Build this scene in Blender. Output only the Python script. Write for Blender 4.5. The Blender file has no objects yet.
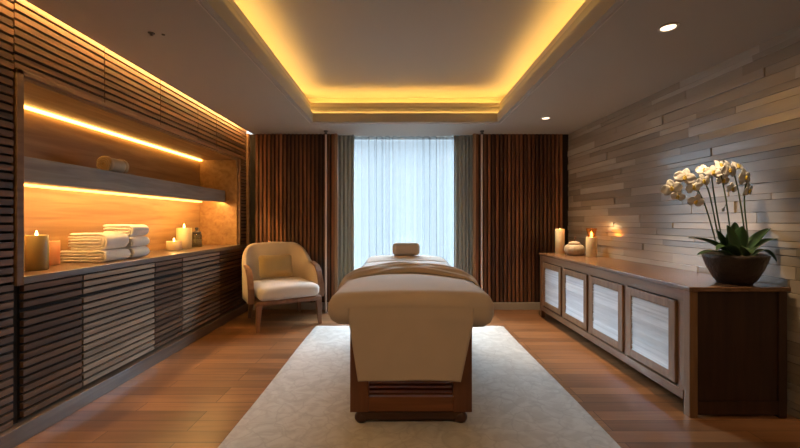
import bpy, bmesh, math, random
from mathutils import Vector, Matrix, noise
random.seed(7)
S = bpy.context.scene
C = S.collection
PI = math.pi
EYE = 1.33; F = 375.0

# ------------------------------------------------------------------ materials
MATS = {}
def nodes(name):
    m = bpy.data.materials.new(name); m.use_nodes = True
    nt = m.node_tree; b = nt.nodes['Principled BSDF']
    MATS[name] = m
    return m, nt, b
def N(nt, t, **kw):
    n = nt.nodes.new(t)
    for k, v in kw.items():
        if k in n.inputs: n.inputs[k].default_value = v
        else: setattr(n, k, v)
    return n
def mixc(nt, fac, a, b, blend='MIX'):
    n = nt.nodes.new('ShaderNodeMix'); n.data_type = 'RGBA'; n.blend_type = blend
    for i, v in ((0, fac), (6, a), (7, b)):
        if hasattr(v, 'links'): nt.links.new(v, n.inputs[i])
        else: n.inputs[i].default_value = v if i == 0 else (*v, 1)
    return n.outputs[2]
def coords(nt, scale=(1, 1, 1), rot=(0, 0, 0)):
    tc = nt.nodes.new('ShaderNodeTexCoord'); mp = nt.nodes.new('ShaderNodeMapping')
    mp.inputs['Scale'].default_value = scale; mp.inputs['Rotation'].default_value = rot
    nt.links.new(tc.outputs['Object'], mp.inputs[0]); return mp.outputs[0]
def bump(nt, b, src, strength, dist=.01):
    n = nt.nodes.new('ShaderNodeBump'); n.inputs['Strength'].default_value = strength
    n.inputs['Distance'].default_value = dist
    nt.links.new(src, n.inputs['Height']); nt.links.new(n.outputs[0], b.inputs['Normal'])
def plain(name, col, rough=.6, metal=0, spec=.5, bscale=0, bstr=0, var=0):
    m, nt, b = nodes(name)
    b.inputs['Base Color'].default_value = (*col, 1)
    b.inputs['Roughness'].default_value = rough; b.inputs['Metallic'].default_value = metal
    b.inputs['Specular IOR Level'].default_value = spec
    if bscale or var:
        n = N(nt, 'ShaderNodeTexNoise'); n.inputs['Scale'].default_value = bscale or 20
        n.inputs['Detail'].default_value = 4
        nt.links.new(coords(nt), n.inputs[0])
        if bstr: bump(nt, b, n.outputs[0], bstr)
        if var:
            c = mixc(nt, n.outputs[0], tuple(x*(1-var) for x in col), tuple(min(1, x*(1+var)) for x in col))
            nt.links.new(c, b.inputs['Base Color'])
    return m
def wood(name, dark, light, axis='Y', rough=.45, island=.35, grain=1.0, spec=.5):
    m, nt, b = nodes(name)
    sc = {'X': (1.2, 14, 14), 'Y': (14, 1.2, 14), 'Z': (14, 14, 1.2)}[axis]
    v = coords(nt, tuple(s*grain for s in sc))
    geo = nt.nodes.new('ShaderNodeNewGeometry')
    n1 = N(nt, 'ShaderNodeTexNoise'); n1.noise_dimensions = '4D'
    n1.inputs['Scale'].default_value = 1.4; n1.inputs['Detail'].default_value = 6; n1.inputs['Distortion'].default_value = .9
    nt.links.new(v, n1.inputs[0])
    mw = N(nt, 'ShaderNodeMath', operation='MULTIPLY'); mw.inputs[1].default_value = 37
    nt.links.new(geo.outputs['Random Per Island'], mw.inputs[0]); nt.links.new(mw.outputs[0], n1.inputs['W'])
    r = N(nt, 'ShaderNodeMapRange'); r.inputs[1].default_value = .3; r.inputs[2].default_value = .7
    nt.links.new(n1.outputs[0], r.inputs[0])
    c = mixc(nt, r.outputs[0], dark, light)
    r2 = N(nt, 'ShaderNodeMapRange'); r2.inputs[3].default_value = 1-island; r2.inputs[4].default_value = 1+island*.6
    nt.links.new(geo.outputs['Random Per Island'], r2.inputs[0])
    cc = nt.nodes.new('ShaderNodeVectorMath'); cc.operation = 'SCALE'
    nt.links.new(c, cc.inputs[0]); nt.links.new(r2.outputs[0], cc.inputs['Scale'])
    nt.links.new(cc.outputs[0], b.inputs['Base Color'])
    b.inputs['Roughness'].default_value = rough; b.inputs['Specular IOR Level'].default_value = spec
    bump(nt, b, n1.outputs[0], .12, .004)
    return m
def emit(name, col, s):
    m, nt, b = nodes(name)
    b.inputs['Base Color'].default_value = (*col, 1)
    b.inputs['Emission Color'].default_value = (*col, 1); b.inputs['Emission Strength'].default_value = s
    return m
def fabric(name, col, rough=.95, scale=260, b=.25, var=.08, sheen=.2):
    m, nt, bs = nodes(name)
    n = N(nt, 'ShaderNodeTexNoise'); n.inputs['Scale'].default_value = scale; nt.links.new(coords(nt), n.inputs[0])
    n2 = N(nt, 'ShaderNodeTexNoise'); n2.inputs['Scale'].default_value = 6; nt.links.new(coords(nt), n2.inputs[0])
    c = mixc(nt, n2.outputs[0], tuple(x*(1-var) for x in col), tuple(min(1, x*(1+var)) for x in col))
    nt.links.new(c, bs.inputs['Base Color']); bs.inputs['Roughness'].default_value = rough
    bs.inputs['Specular IOR Level'].default_value = .2; bs.inputs['Sheen Weight'].default_value = sheen
    bump(nt, bs, n.outputs[0], b, .002)
    return m

wood('slat_wall', (.080, .038, .018), (.23, .110, .050), 'Y', .42, .45)
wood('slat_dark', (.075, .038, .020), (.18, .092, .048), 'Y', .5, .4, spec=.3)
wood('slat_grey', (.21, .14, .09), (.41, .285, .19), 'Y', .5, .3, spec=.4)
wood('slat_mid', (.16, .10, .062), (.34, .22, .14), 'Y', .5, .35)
wood('niche_wood', (.26, .135, .050), (.44, .26, .11), 'Y', .42, .1, .7)
wood('frame_wood', (.15, .075, .035), (.24, .13, .065), 'Y', .45, .05)
wood('counter_wood', (.11, .070, .050), (.20, .135, .095), 'Y', .28, .05)
wood('shelf_wood', (.28, .24, .21), (.46, .41, .365), 'Y', .42, .05)
wood('vertical_slat', (.12, .046, .020), (.30, .125, .055), 'Z', .5, .7)
wood('sideboard_wood', (.17, .085, .038), (.30, .165, .080), 'Z', .38, .1)
wood('sideboard_rail', (.17, .085, .038), (.30, .165, .080), 'Y', .38, .1)
wood('sideboard_top', (.15, .075, .038), (.26, .14, .075), 'Y', .26, .05)
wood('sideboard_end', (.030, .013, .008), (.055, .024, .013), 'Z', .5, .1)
wood('table_wood', (.12, .038, .014), (.21, .072, .026), 'Z', .4, .15)
wood('table_rail', (.16, .05, .015), (.27, .09, .028), 'X', .4, .15)
wood('table_slat', (.16, .055, .02), (.26, .095, .035), 'X', .6, .15, spec=.12)
wood('table_dark', (.045, .016, .008), (.08, .03, .014), 'X', .35, .1)
wood('chair_wood', (.15, .070, .035), (.26, .13, .070), 'Z', .4, .05)
plain('black_gap', (.018, .012, .009), .9)
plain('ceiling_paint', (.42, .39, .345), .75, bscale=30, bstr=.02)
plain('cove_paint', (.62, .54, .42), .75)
plain('rear_wall', (.30, .24, .19), .8)
plain('baseboard_paint', (.36, .31, .27), .6)
plain('trim_paint', (.55, .50, .45), .5)
plain('window_trim', (.5, .5, .5), .5)
plain('metal', (.62, .58, .55), .3, 1)
plain('pole_paint', (.62, .50, .43), .35)
plain('dark_metal', (.12, .11, .10), .4, 1)
plain('light_trim', (.42, .26, .15), .45)
fabric('blanket', (.56, .44, .335)); fabric('blanket_fold', (.52, .395, .275))
fabric('sheet', (.66, .58, .52)); fabric('cushion_cover', (.58, .46, .36))
fabric('bolster', (.56, .44, .33)); fabric('mattress', (.45, .34, .25))
fabric('towel', (.86, .82, .77), b=.7, scale=160, sheen=.5); fabric('rolled', (.66, .56, .43), b=.5)
fabric('rolled_band', (.68, .53, .35))
fabric('chair_fabric', (.55, .46, .36)); fabric('seat_fabric', (.66, .60, .54)); fabric('pillow', (.33, .235, .105))
fabric('grey_drape', (.36, .41, .40), scale=120)
plain('soil', (.10, .07, .04), .95, bscale=80, bstr=.8, var=.5)
plain('bowl_glaze', (.030, .022, .018), .38, bscale=45, bstr=.7, var=.5)
plain('leaf', (.035, .085, .030), .35, var=.35, bscale=10)
plain('stem', (.07, .10, .03), .5); plain('petal', (.88, .85, .82), .6); plain('petal_yellow', (.75, .55, .10), .5)
plain('wax_cream', (.84, .70, .42), .45); plain('wax_peach', (.80, .42, .22), .5); plain('wick', (.02, .015, .01), .9)
plain('wax_olive', (.40, .30, .10), .45)
plain('ceramic', (.46, .37, .27), .6, bscale=40, bstr=.5, var=.3)
wood('white_louver', (.70, .70, .72), (.82, .82, .84), 'Y', .5, .14, 3)
for nme in ('wax_cream', 'wax_peach', 'wax_olive'):
    b = MATS[nme].node_tree.nodes['Principled BSDF']; b.inputs['Subsurface Weight'].default_value = .4
    b.inputs['Subsurface Radius'].default_value = (.05, .03, .015); b.inputs['Subsurface Scale'].default_value = .5
emit('led_cove', (1, .56, .12), 15); emit('led_ledge', (1, .56, .12), 9); emit('led_niche', (1, .51, .11), 2.7); emit('led_top', (1, .51, .11), 5); emit('led_edge', (1, .56, .18), 85); emit('led_slot', (1, .60, .20), 70)
emit('flame', (1, .62, .22), 14); emit('lamp_lens', (1, .78, .52), 1.6)

def glassy(name, tint, gloss=.1, rough=.05):
    m, nt, b = nodes(name); nt.nodes.remove(b)
    t = N(nt, 'ShaderNodeBsdfTransparent'); t.inputs[0].default_value = (*tint, 1)
    g = N(nt, 'ShaderNodeBsdfGlossy'); g.inputs['Roughness'].default_value = rough
    mx = N(nt, 'ShaderNodeMixShader'); mx.inputs[0].default_value = gloss
    nt.links.new(t.outputs[0], mx.inputs[1]); nt.links.new(g.outputs[0], mx.inputs[2])
    nt.links.new(mx.outputs[0], nt.nodes['Material Output'].inputs[0]); return m
glassy('window_glass', (.95, .98, 1)); glassy('jar_glass', (.80, .84, .78), .16); glassy('amber_glass', (1, .72, .35), .12)
m, nt, b = nodes('holder_glass')
b.inputs['Base Color'].default_value = (.42, .33, .13, 1); b.inputs['Roughness'].default_value = .22
b.inputs['Coat Weight'].default_value = .4

m, nt, b = nodes('sheer'); nt.nodes.remove(b)
t = N(nt, 'ShaderNodeBsdfTransparent'); t.inputs[0].default_value = (.9, .96, 1, 1)
tr = N(nt, 'ShaderNodeBsdfTranslucent'); tr.inputs[0].default_value = (.86, .93, .97, 1)
df = N(nt, 'ShaderNodeBsdfDiffuse'); df.inputs[0].default_value = (.8, .85, .88, 1)
m1 = N(nt, 'ShaderNodeMixShader'); m1.inputs[0].default_value = .35
nt.links.new(tr.outputs[0], m1.inputs[1]); nt.links.new(df.outputs[0], m1.inputs[2])
m2 = N(nt, 'ShaderNodeMixShader')
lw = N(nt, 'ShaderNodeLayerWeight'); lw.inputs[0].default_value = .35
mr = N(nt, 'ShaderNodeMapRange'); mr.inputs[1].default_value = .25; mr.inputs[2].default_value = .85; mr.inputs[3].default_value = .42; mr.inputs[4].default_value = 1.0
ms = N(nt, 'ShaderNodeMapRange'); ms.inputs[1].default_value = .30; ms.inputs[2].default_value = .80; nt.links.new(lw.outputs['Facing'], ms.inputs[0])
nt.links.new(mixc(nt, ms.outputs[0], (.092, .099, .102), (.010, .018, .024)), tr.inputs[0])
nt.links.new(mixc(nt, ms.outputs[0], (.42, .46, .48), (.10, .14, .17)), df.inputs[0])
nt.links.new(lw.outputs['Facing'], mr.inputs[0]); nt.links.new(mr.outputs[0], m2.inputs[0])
nt.links.new(t.outputs[0], m2.inputs[1]); nt.links.new(m1.outputs[0], m2.inputs[2])
nt.links.new(m2.outputs[0], nt.nodes['Material Output'].inputs[0])

# floor planks running across the room
m, nt, b = nodes('floor_planks')
v = coords(nt)
br = N(nt, 'ShaderNodeTexBrick'); br.offset = .37; br.offset_frequency = 3
for k, val in (('Scale', 1.0), ('Mortar Size', .0025), ('Mortar Smooth', .3), ('Brick Width', 1.35), ('Row Height', .125), ('Bias', 0)):
    br.inputs[k].default_value = val
br.inputs['Color1'].default_value = (.33, .150, .062, 1); br.inputs['Color2'].default_value = (.175, .076, .032, 1)
br.inputs['Mortar'].default_value = (.04, .017, .008, 1)
nt.links.new(v, br.inputs[0])
n1 = N(nt, 'ShaderNodeTexNoise'); n1.inputs['Scale'].default_value = 1.5; n1.inputs['Detail'].default_value = 7; n1.inputs['Distortion'].default_value = .8
nt.links.new(coords(nt, (1.2, 16, 1)), n1.inputs[0])
c = mixc(nt, n1.outputs[0], (.55, .55, .55), (1.4, 1.4, 1.4))
cf = mixc(nt, 1.0, br.outputs[0], c, 'MULTIPLY')
nt.links.new(cf, b.inputs['Base Color']); b.inputs['Roughness'].default_value = .31
bump(nt, b, n1.outputs[0], .05, .003)

# stone strips
m, nt, b = nodes('stone')
geo = nt.nodes.new('ShaderNodeNewGeometry')
n1 = N(nt, 'ShaderNodeTexNoise'); n1.noise_dimensions = '4D'; n1.inputs['Scale'].default_value = 1.6; n1.inputs['Detail'].default_value = 7
n1.inputs['Distortion'].default_value = .5
nt.links.new(coords(nt, (3, 1.6, 11)), n1.inputs[0])
mw = N(nt, 'ShaderNodeMath', operation='MULTIPLY'); mw.inputs[1].default_value = 51
nt.links.new(geo.outputs['Random Per Island'], mw.inputs[0]); nt.links.new(mw.outputs[0], n1.inputs['W'])
cr = N(nt, 'ShaderNodeValToRGB')
e = cr.color_ramp.elements; e[0].position = 0; e[0].color = (.34, .285, .22, 1); e[1].position = 1; e[1].color = (.62, .54, .44, 1)
x = cr.color_ramp.elements.new(.5); x.color = (.48, .405, .32, 1)
nt.links.new(geo.outputs['Random Per Island'], cr.inputs[0])
c = mixc(nt, n1.outputs[0], (.8, .8, .8), (1.2, 1.2, 1.2))
nt.links.new(mixc(nt, 1.0, cr.outputs[0], c, 'MULTIPLY'), b.inputs['Base Color'])
b.inputs['Roughness'].default_value = .20; b.inputs['Specular IOR Level'].default_value = 1.0
b.inputs['Coat Weight'].default_value = .8; b.inputs['Coat IOR'].default_value = 2.0; b.inputs['Coat Roughness'].default_value = .18
bump(nt, b, n1.outputs[0], .15, .004)
plain('stone_backing', (.10, .075, .055), .9)

# rug
m, nt, b = nodes('rug_pile')
n1 = N(nt, 'ShaderNodeTexNoise'); n1.inputs['Scale'].default_value = 5; n1.inputs['Detail'].default_value = 10; n1.inputs['Distortion'].default_value = 2.2
nt.links.new(coords(nt), n1.inputs[0])
vo = N(nt, 'ShaderNodeTexVoronoi'); vo.feature = 'DISTANCE_TO_EDGE'; vo.inputs['Scale'].default_value = 7
nd = N(nt, 'ShaderNodeTexNoise'); nd.inputs['Scale'].default_value = 9; nt.links.new(coords(nt), nd.inputs[0])
nt.links.new(mixc(nt, .12, coords(nt), nd.outputs[1], 'ADD'), vo.inputs[0])
r = N(nt, 'ShaderNodeMapRange'); r.inputs[1].default_value = .40; r.inputs[2].default_value = .60; nt.links.new(n1.outputs[0], r.inputs[0])
r2 = N(nt, 'ShaderNodeMapRange'); r2.inputs[1].default_value = .0; r2.inputs[2].default_value = .06; nt.links.new(vo.outputs[0], r2.inputs[0])
c = mixc(nt, r.outputs[0], (.45, .415, .375), (.53, .50, .46))
c2 = mixc(nt, r2.outputs[0], (.38, .35, .315), c)
cc = mixc(nt, .55, c, c2)
nt.links.new(cc, b.inputs['Base Color']); b.inputs['Roughness'].default_value = .95
b.inputs['Specular IOR Level'].default_value = .15; b.inputs['Sheen Weight'].default_value = .2
bump(nt, b, n1.outputs[0], .5, .01)

# ------------------------------------------------------------------ mesh builder
class MB:
    def __init__(s): s.v = []; s.f = []
    def add(s, vs, fs):
        o = len(s.v); s.v += [tuple(x) for x in vs]; s.f += [tuple(i+o for i in f) for f in fs]; return s
    def box(s, x0, x1, y0, y1, z0, z1):
        return s.add([(x0,y0,z0),(x1,y0,z0),(x1,y1,z0),(x0,y1,z0),(x0,y0,z1),(x1,y0,z1),(x1,y1,z1),(x0,y1,z1)],
              [(0,3,2,1),(4,5,6,7),(0,1,5,4),(1,2,6,5),(2,3,7,6),(3,0,4,7)])
    def rbox(s, x0, x1, y0, y1, z0, z1, r, n=10, fn=None):
        """box with rounded edges, dense enough to bend"""
        bm = bmesh.new(); bmesh.ops.create_cube(bm, size=2)
        bmesh.ops.subdivide_edges(bm, edges=bm.edges[:], cuts=n, use_grid_fill=True)
        c = Vector(((x0+x1)/2, (y0+y1)/2, (z0+z1)/2)); h = Vector(((x1-x0)/2, (y1-y0)/2, (z1-z0)/2))
        rr = [min(r, h[i]*.999) for i in range(3)]
        k = 1 - 2.5/(n+1)
        out = []
        for v in bm.verts:
            p = Vector(v.co)
            core = Vector([max(-k, min(k, p[i]))/k*(h[i]-rr[i]) for i in range(3)])
            d = Vector([0 if abs(p[i]) <= k else (p[i]-math.copysign(k, p[i]))/(1-k) for i in range(3)])
            if d.length > 0:
                mx = max(abs(q) for q in d); d = d.normalized()
            out.append(c + core + Vector([d[i]*rr[i] for i in range(3)]))
        if fn: out = [Vector(fn(p)) for p in out]
        bm.verts.index_update()
        s.add(out, [[v.index for v in f.verts] for f in bm.faces]); bm.free(); return s
    def lathe(s, prof, c=(0,0,0), n=32, cap=True):
        vs = []; fs = []
        for (r, z) in prof:
            for i in range(n):
                a = 2*PI*i/n; vs.append((c[0]+r*math.cos(a), c[1]+r*math.sin(a), c[2]+z))
        for j in range(len(prof)-1):
            for i in range(n):
                k = (i+1) % n; fs.append((j*n+i, j*n+k, (j+1)*n+k, (j+1)*n+i))
        if cap:
            fs.append(tuple(range(n))[::-1]); fs.append(tuple((len(prof)-1)*n+i for i in range(n)))
        return s.add(vs, fs)
    def tube(s, pts, rads, n=10):
        pts = [Vector(p) for p in pts]
        if not hasattr(rads, '__len__'): rads = [rads]*len(pts)
        vs = []; fs = []; up = None
        for i, p in enumerate(pts):
            d = (pts[min(i+1, len(pts)-1)]-pts[max(i-1, 0)]).normalized()
            if up is None: up = Vector((1, 0, 0)) if abs(d.z) > .8 else Vector((0, 0, 1))
            sx = d.cross(up).normalized(); up = sx.cross(d).normalized()
            for k in range(n):
                a = 2*PI*k/n; vs.append(p + (sx*math.cos(a)+up*math.sin(a))*rads[i])
        for j in range(len(pts)-1):
            for i in range(n):
                k = (i+1) % n; fs.append((j*n+i, j*n+k, (j+1)*n+k, (j+1)*n+i))
        fs.append(tuple(range(n))[::-1]); fs.append(tuple((len(pts)-1)*n+i for i in range(n)))
        return s.add(vs, fs)
    def grid(s, nu, nv, fn, wrap=False):
        vs = [fn(i/(nu-1), j/(nv-1)) for j in range(nv) for i in range(nu)]
        fs = [(j*nu+i, j*nu+i+1, (j+1)*nu+i+1, (j+1)*nu+i) for j in range(nv-1) for i in range(nu-1)]
        return s.add(vs, fs)
    def xform(s, M):
        s.v = [tuple(M @ Vector(p)) for p in s.v]; return s

ORG = {}
def mk(name, mb, mat, parent=None, origin=(0,0,0), smooth=False, bevel=0, solid=0, subs=0, kind=None, fix=True):
    o0 = Vector(ORG.get(parent.name, (0,0,0))) if parent else Vector(origin)
    me = bpy.data.meshes.new(name)
    me.from_pydata([tuple(Vector(p)-o0) for p in mb.v], [], mb.f); me.update()
    if fix:
        bm = bmesh.new(); bm.from_mesh(me); bmesh.ops.recalc_face_normals(bm, faces=bm.faces[:]); bm.to_mesh(me); bm.free()
    me.materials.append(MATS[mat])
    if smooth: me.polygons.foreach_set('use_smooth', [True]*len(me.polygons))
    o = bpy.data.objects.new(name, me); C.objects.link(o)
    if parent: o.parent = parent
    else: o.location = o0
    ORG[o.name] = tuple(o0)
    if solid:
        q = o.modifiers.new('solid', 'SOLIDIFY'); q.thickness = solid; q.offset = 0
    if bevel:
        q = o.modifiers.new('bevel', 'BEVEL'); q.width = bevel; q.segments = 2; q.limit_method = 'ANGLE'
        q.harden_normals = False
    if subs:
        q = o.modifiers.new('sub', 'SUBSURF'); q.levels = subs; q.render_levels = subs
    if kind: o['kind'] = kind
    return o
def thing(name, label, cat, loc=(0,0,0), group=None, rz=0):
    o = bpy.data.objects.new(name, None); C.objects.link(o); o.location = loc; o.rotation_euler[2] = rz
    o.empty_display_size = .1
    o['label'] = label; o['category'] = cat
    if group: o['group'] = group
    ORG[o.name] = (0,0,0) if rz else tuple(loc)
    return o
def tag(o, label, cat, group=None):
    o['label'] = label; o['category'] = cat
    if group: o['group'] = group
    return o
def px(u, v, Y): return Vector(((u-400)*Y/F, Y, EYE-(v-221)*Y/F))

# ------------------------------------------------------------------ setting
XL, XR, YB, YF, H = -2.30, 2.52, 5.64, -1.2, 2.638
YW = 5.88
mk('floor', MB().box(-3.0, 2.95, YF-.1, YW+.15, -.08, 0), 'floor_planks', kind='structure')

# ceiling with the raised tray
TX0, TX1, TY0, TY1 = -1.15, 1.29, .5, 4.955
def ring(mb, x0, x1, y0, y1, X0, X1, Y0, Y1, z0, z1):
    mb.box(X0, x0, Y0, Y1, z0, z1); mb.box(x1, X1, Y0, Y1, z0, z1)
    mb.box(x0, x1, Y0, y0, z0, z1); mb.box(x0, x1, y1, Y1, z0, z1)
c = MB()
ring(c, TX0, TX1, TY0, TY1, -2.215, 2.95, YF-.1, YW+.15, H, H+.12)
ring(c, TX0-.035, TX1+.035, TY0-.035, TY1+.035, -2.215, 2.95, YF-.1, YW+.15, H+.12, H+.215)
c.box(-3.0, 2.95, YF-.1, YW+.15, 3.05, 3.15)
c.box(-3.0, -2.215, YF-.1, YW+.15, H+.14, H+.215)      # lid of the light slot along the left wall
mk('ceiling', c, 'ceiling_paint', kind='structure')
c = MB()
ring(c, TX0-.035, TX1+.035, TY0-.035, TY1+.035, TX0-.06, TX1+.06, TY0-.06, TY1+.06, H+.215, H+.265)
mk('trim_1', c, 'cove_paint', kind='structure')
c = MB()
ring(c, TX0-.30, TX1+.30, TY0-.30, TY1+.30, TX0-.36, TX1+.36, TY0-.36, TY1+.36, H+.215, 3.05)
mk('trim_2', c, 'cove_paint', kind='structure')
c = MB()
ring(c, TX0-.045, TX1+.045, TY0-.045, TY1+.045, TX0-.055, TX1+.055, TY0-.055, TY1+.055, H-.008, H+.004)
mk('trim_3', c, 'trim_paint', kind='structure')
for nm, bx, lab in (('left', (TX0-.16, TX0-.13, TY0-.1, TY1+.1), 'along the left side'), ('right', (TX1+.13, TX1+.16, TY0-.1, TY1+.1), 'along the right side'),
                ('far', (TX0-.1, TX1+.1, TY1+.13, TY1+.16), 'along the window side')):
    o = mk('cove_light_strip', MB().box(*bx, H+.216, H+.228), 'led_cove', origin=((bx[0]+bx[1])/2, (bx[2]+bx[3])/2, H+.216))
    tag(o, 'amber light strip hidden in the raised ceiling tray %s' % lab, 'light strip')
c = MB(); ring(c, TX0-.020, TX1+.020, TY0-.020, TY1+.020, TX0-.030, TX1+.030, TY0-.030, TY1+.030, H+.1202, H+.124)
tag(mk('ledge_light_strip', c, 'led_ledge', origin=(.07, 2.7, H+.12)), 'thin amber light strip running round the lower ledge of the ceiling tray', 'light strip')
o = mk('slot_light_strip', MB().box(-2.245, -2.235, YF+.1, YB-.04, H+.115, H+.138), 'led_slot', origin=(-2.24, 2.2, H+.138))
tag(o, 'long warm light strip in the ceiling slot above the slatted left wall', 'light strip')

# wall behind the camera, left wall and its niche
mk('wall_front', MB().box(-3.0, 2.95, YF-.1, YF, 0, 3.05), 'rear_wall', kind='structure')
NZ0, NZ1, NY0, NY1 = .99, 2.24, 2.28, 5.38
c = MB()
c.box(-3.0, -2.92, YF, YB+.02, 0, H+.15)
c.box(-2.92, -2.325, YF, NY0, 0, H+.13); c.box(-2.92, -2.325, NY1, YB+.02, NZ0+.001, H+.13)
c.box(-2.92, -2.325, NY0, NY1, NZ1, H+.13)
w = mk('wall_left', c, 'black_gap', kind='structure')
def hslats(mb, y0, y1, z0, z1, seams, x0=-2.326, x1=XL, pitch=.0505, g=.0165):
    z = z0; ys = [y0]+[s for s in seams if y0 < s < y1]+[y1]
    while z + (pitch-g)*.5 < z1:
        zt = min(z+pitch-g, z1)
        for a, b in zip(ys[:-1], ys[1:]):
            d = random.uniform(-.002, .002)
            mb.box(x0, x1+d, a+.004, b-.004, z, zt)
        z += pitch
zt = H+.13
sl = MB(); hslats(sl, YF, 2.235, .11, zt, [-.4, .6, 1.5])
hslats(sl, 2.235, YB-.005, NZ1+.006, zt, [2.92, 3.60, 4.27, 4.70])
hslats(sl, NY1+.01, YB-.005, NZ0, NZ1, [])
mk('slat_cladding', sl, 'slat_wall', w)
# niche lining
c = MB()
c.box(-2.92, -2.85, NY0, NY1, NZ0-.03, NZ1)
c.box(-2.85, -2.326, NY0, NY0+.04, NZ0, NZ1); c.box(-2.85, -2.326, NY1-.04, NY1, NZ0, NZ1)
c.box(-2.85, -2.326, NY0+.04, NY1-.04, NZ1-.04, NZ1)
mk('niche_lining', c, 'niche_wood', w)
c = MB()
c.box(-2.328, XL+.008, NY0-.035, NY0+.006, .94, NZ1+.01); c.box(-2.328, XL+.008, NY1-.006, NY1+.03, NZ0, NZ1+.01)
c.box(-2.328, XL+.008, NY0-.035, NY1+.03, NZ1-.02, NZ1+.008)
mk('niche_frame', c, 'frame_wood', w, bevel=.002)

# floating shelf and its lights
o = mk('floating_shelf', MB().box(-2.849, -2.49, NY0+.042, NY1-.042, 1.61, 1.76).box(-2.51, -2.4905, NY0+.0425, NY1-.0425, 1.592, 1.615), 'shelf_wood', origin=(-2.67, 3.8, 1.61), bevel=.003)
tag(o, 'thick grey-brown wooden shelf floating across the lit niche', 'shelf')
o = mk('niche_light_strip', MB().box(-2.848, -2.812, NY0+.05, NY1-.05, 2.180, 2.199), 'led_top', origin=(-2.84, 3.8, 2.199))
tag(o, 'warm light strip at the top back edge of the niche', 'light strip')
o = mk('shelf_light_strip', MB().box(-2.848, -2.812, NY0+.05, NY1-.05, 1.592, 1.609), 'led_niche', origin=(-2.84, 3.8, 1.609))
tag(o, 'warm light strip under the shelf against the niche back', 'light strip')
o = mk('shelf_edge_light_strip', MB().box(-2.550, -2.535, NY0+.05, NY1-.05, 1.605, 1.609), 'led_edge', origin=(-2.54, 3.8, 1.609))
tag(o, 'thin warm light strip under the shelf near its front edge', 'light strip')

# built-in slatted cabinets under the niche
o = mk('worktop', MB().box(-2.849, XL+.012, NY0-.001, YB-.01, .945, .99), 'counter_wood', origin=(-2.57, 3.9, .945), bevel=.003)
tag(o, 'long polished brown worktop running under the niche', 'worktop')
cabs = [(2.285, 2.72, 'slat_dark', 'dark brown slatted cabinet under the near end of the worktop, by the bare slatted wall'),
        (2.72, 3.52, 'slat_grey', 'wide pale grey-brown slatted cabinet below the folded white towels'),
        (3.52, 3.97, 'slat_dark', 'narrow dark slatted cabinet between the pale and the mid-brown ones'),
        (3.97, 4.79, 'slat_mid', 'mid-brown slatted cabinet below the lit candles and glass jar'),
        (4.79, 5.60, 'slat_dark', 'dark brown slatted cabinet in the corner behind the armchair')]
for y0, y1, mt, lab in cabs:
    t = thing('slatted_cabinet', lab, 'cabinet', (-2.58, (y0+y1)/2, .12), 'slatted cabinets under the niche')
    mk('carcass', MB().box(-2.84, -2.325, y0+.001, y1-.001, .12, .944), 'black_gap', t)
    d = MB(); hslats(d, y0+.003, y1-.003, .80, .94, [])
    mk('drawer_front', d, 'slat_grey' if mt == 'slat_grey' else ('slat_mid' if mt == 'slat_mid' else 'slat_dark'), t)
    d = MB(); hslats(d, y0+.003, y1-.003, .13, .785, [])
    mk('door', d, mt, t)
mk('baseboard_left', MB().box(-2.9, -2.262, YF, YB-.01, 0, .105), 'counter_wood', kind='structure', bevel=.004)

# far wall: slatted both sides of the window opening
OX0, OX1 = -.93, 1.085
w = mk('wall_back', MB().box(-3.0, OX0-.02, YB+.02, YW, 0, H).box(OX1+.02, 2.95, YB+.02, YW, 0, H), 'black_gap', kind='structure')
def vslats(mb, x0, x1, z0, z1):
    x = x0
    while x + .036 <= x1+.001:
        mb.box(x, x+.036, YB+random.uniform(-.004, .001)-.004, YB+.021, z0, z1); x += .060
s = MB(); vslats(s, -2.17, OX0-.05, .115, H); vslats(s, OX1+.06, XR-.02, .115, H)
mk('slat_cladding', s, 'vertical_slat', w)
mk('baseboard_back', MB().box(-2.26, OX0-.02, YB-.03, YB+.02, 0, .105).box(OX1+.02, 2.62, YB-.03, YB+.02, 0, .105), 'baseboard_paint', kind='structure', bevel=.003)
mk('trim_4', MB().box(OX0-.05, OX0-.015, YB-.03, YW, 0, H).box(OX1+.015, OX1+.05, YB-.03, YW, 0, H), 'light_trim', kind='structure')
mk('trim_5', MB().box(-2.298, -2.262, YB-.04, YB+.02, .105, H), 'frame_wood', kind='structure')
# window
wn = bpy.data.objects.new('window_1', None); C.objects.link(wn); wn['kind'] = 'structure'; wn.location = (.08, YW, 0); ORG['window_1'] = (.08, YW, 0)
f = MB()
f.box(OX0-.02, OX1+.02, YW, YW+.06, 0, .08); f.box(OX0-.02, OX1+.02, YW+.02, YW+.05, H-.008, H)
for xx in (OX0-.02, OX1-.04): f.box(xx, xx+.06, YW, YW+.06, .08, H-.008)
mk('window_frame', f, 'window_trim', wn)
mk('window_pane', MB().box(OX0, OX1, YW+.03, YW+.036, .08, H-.008), 'window_glass', wn)

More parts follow.
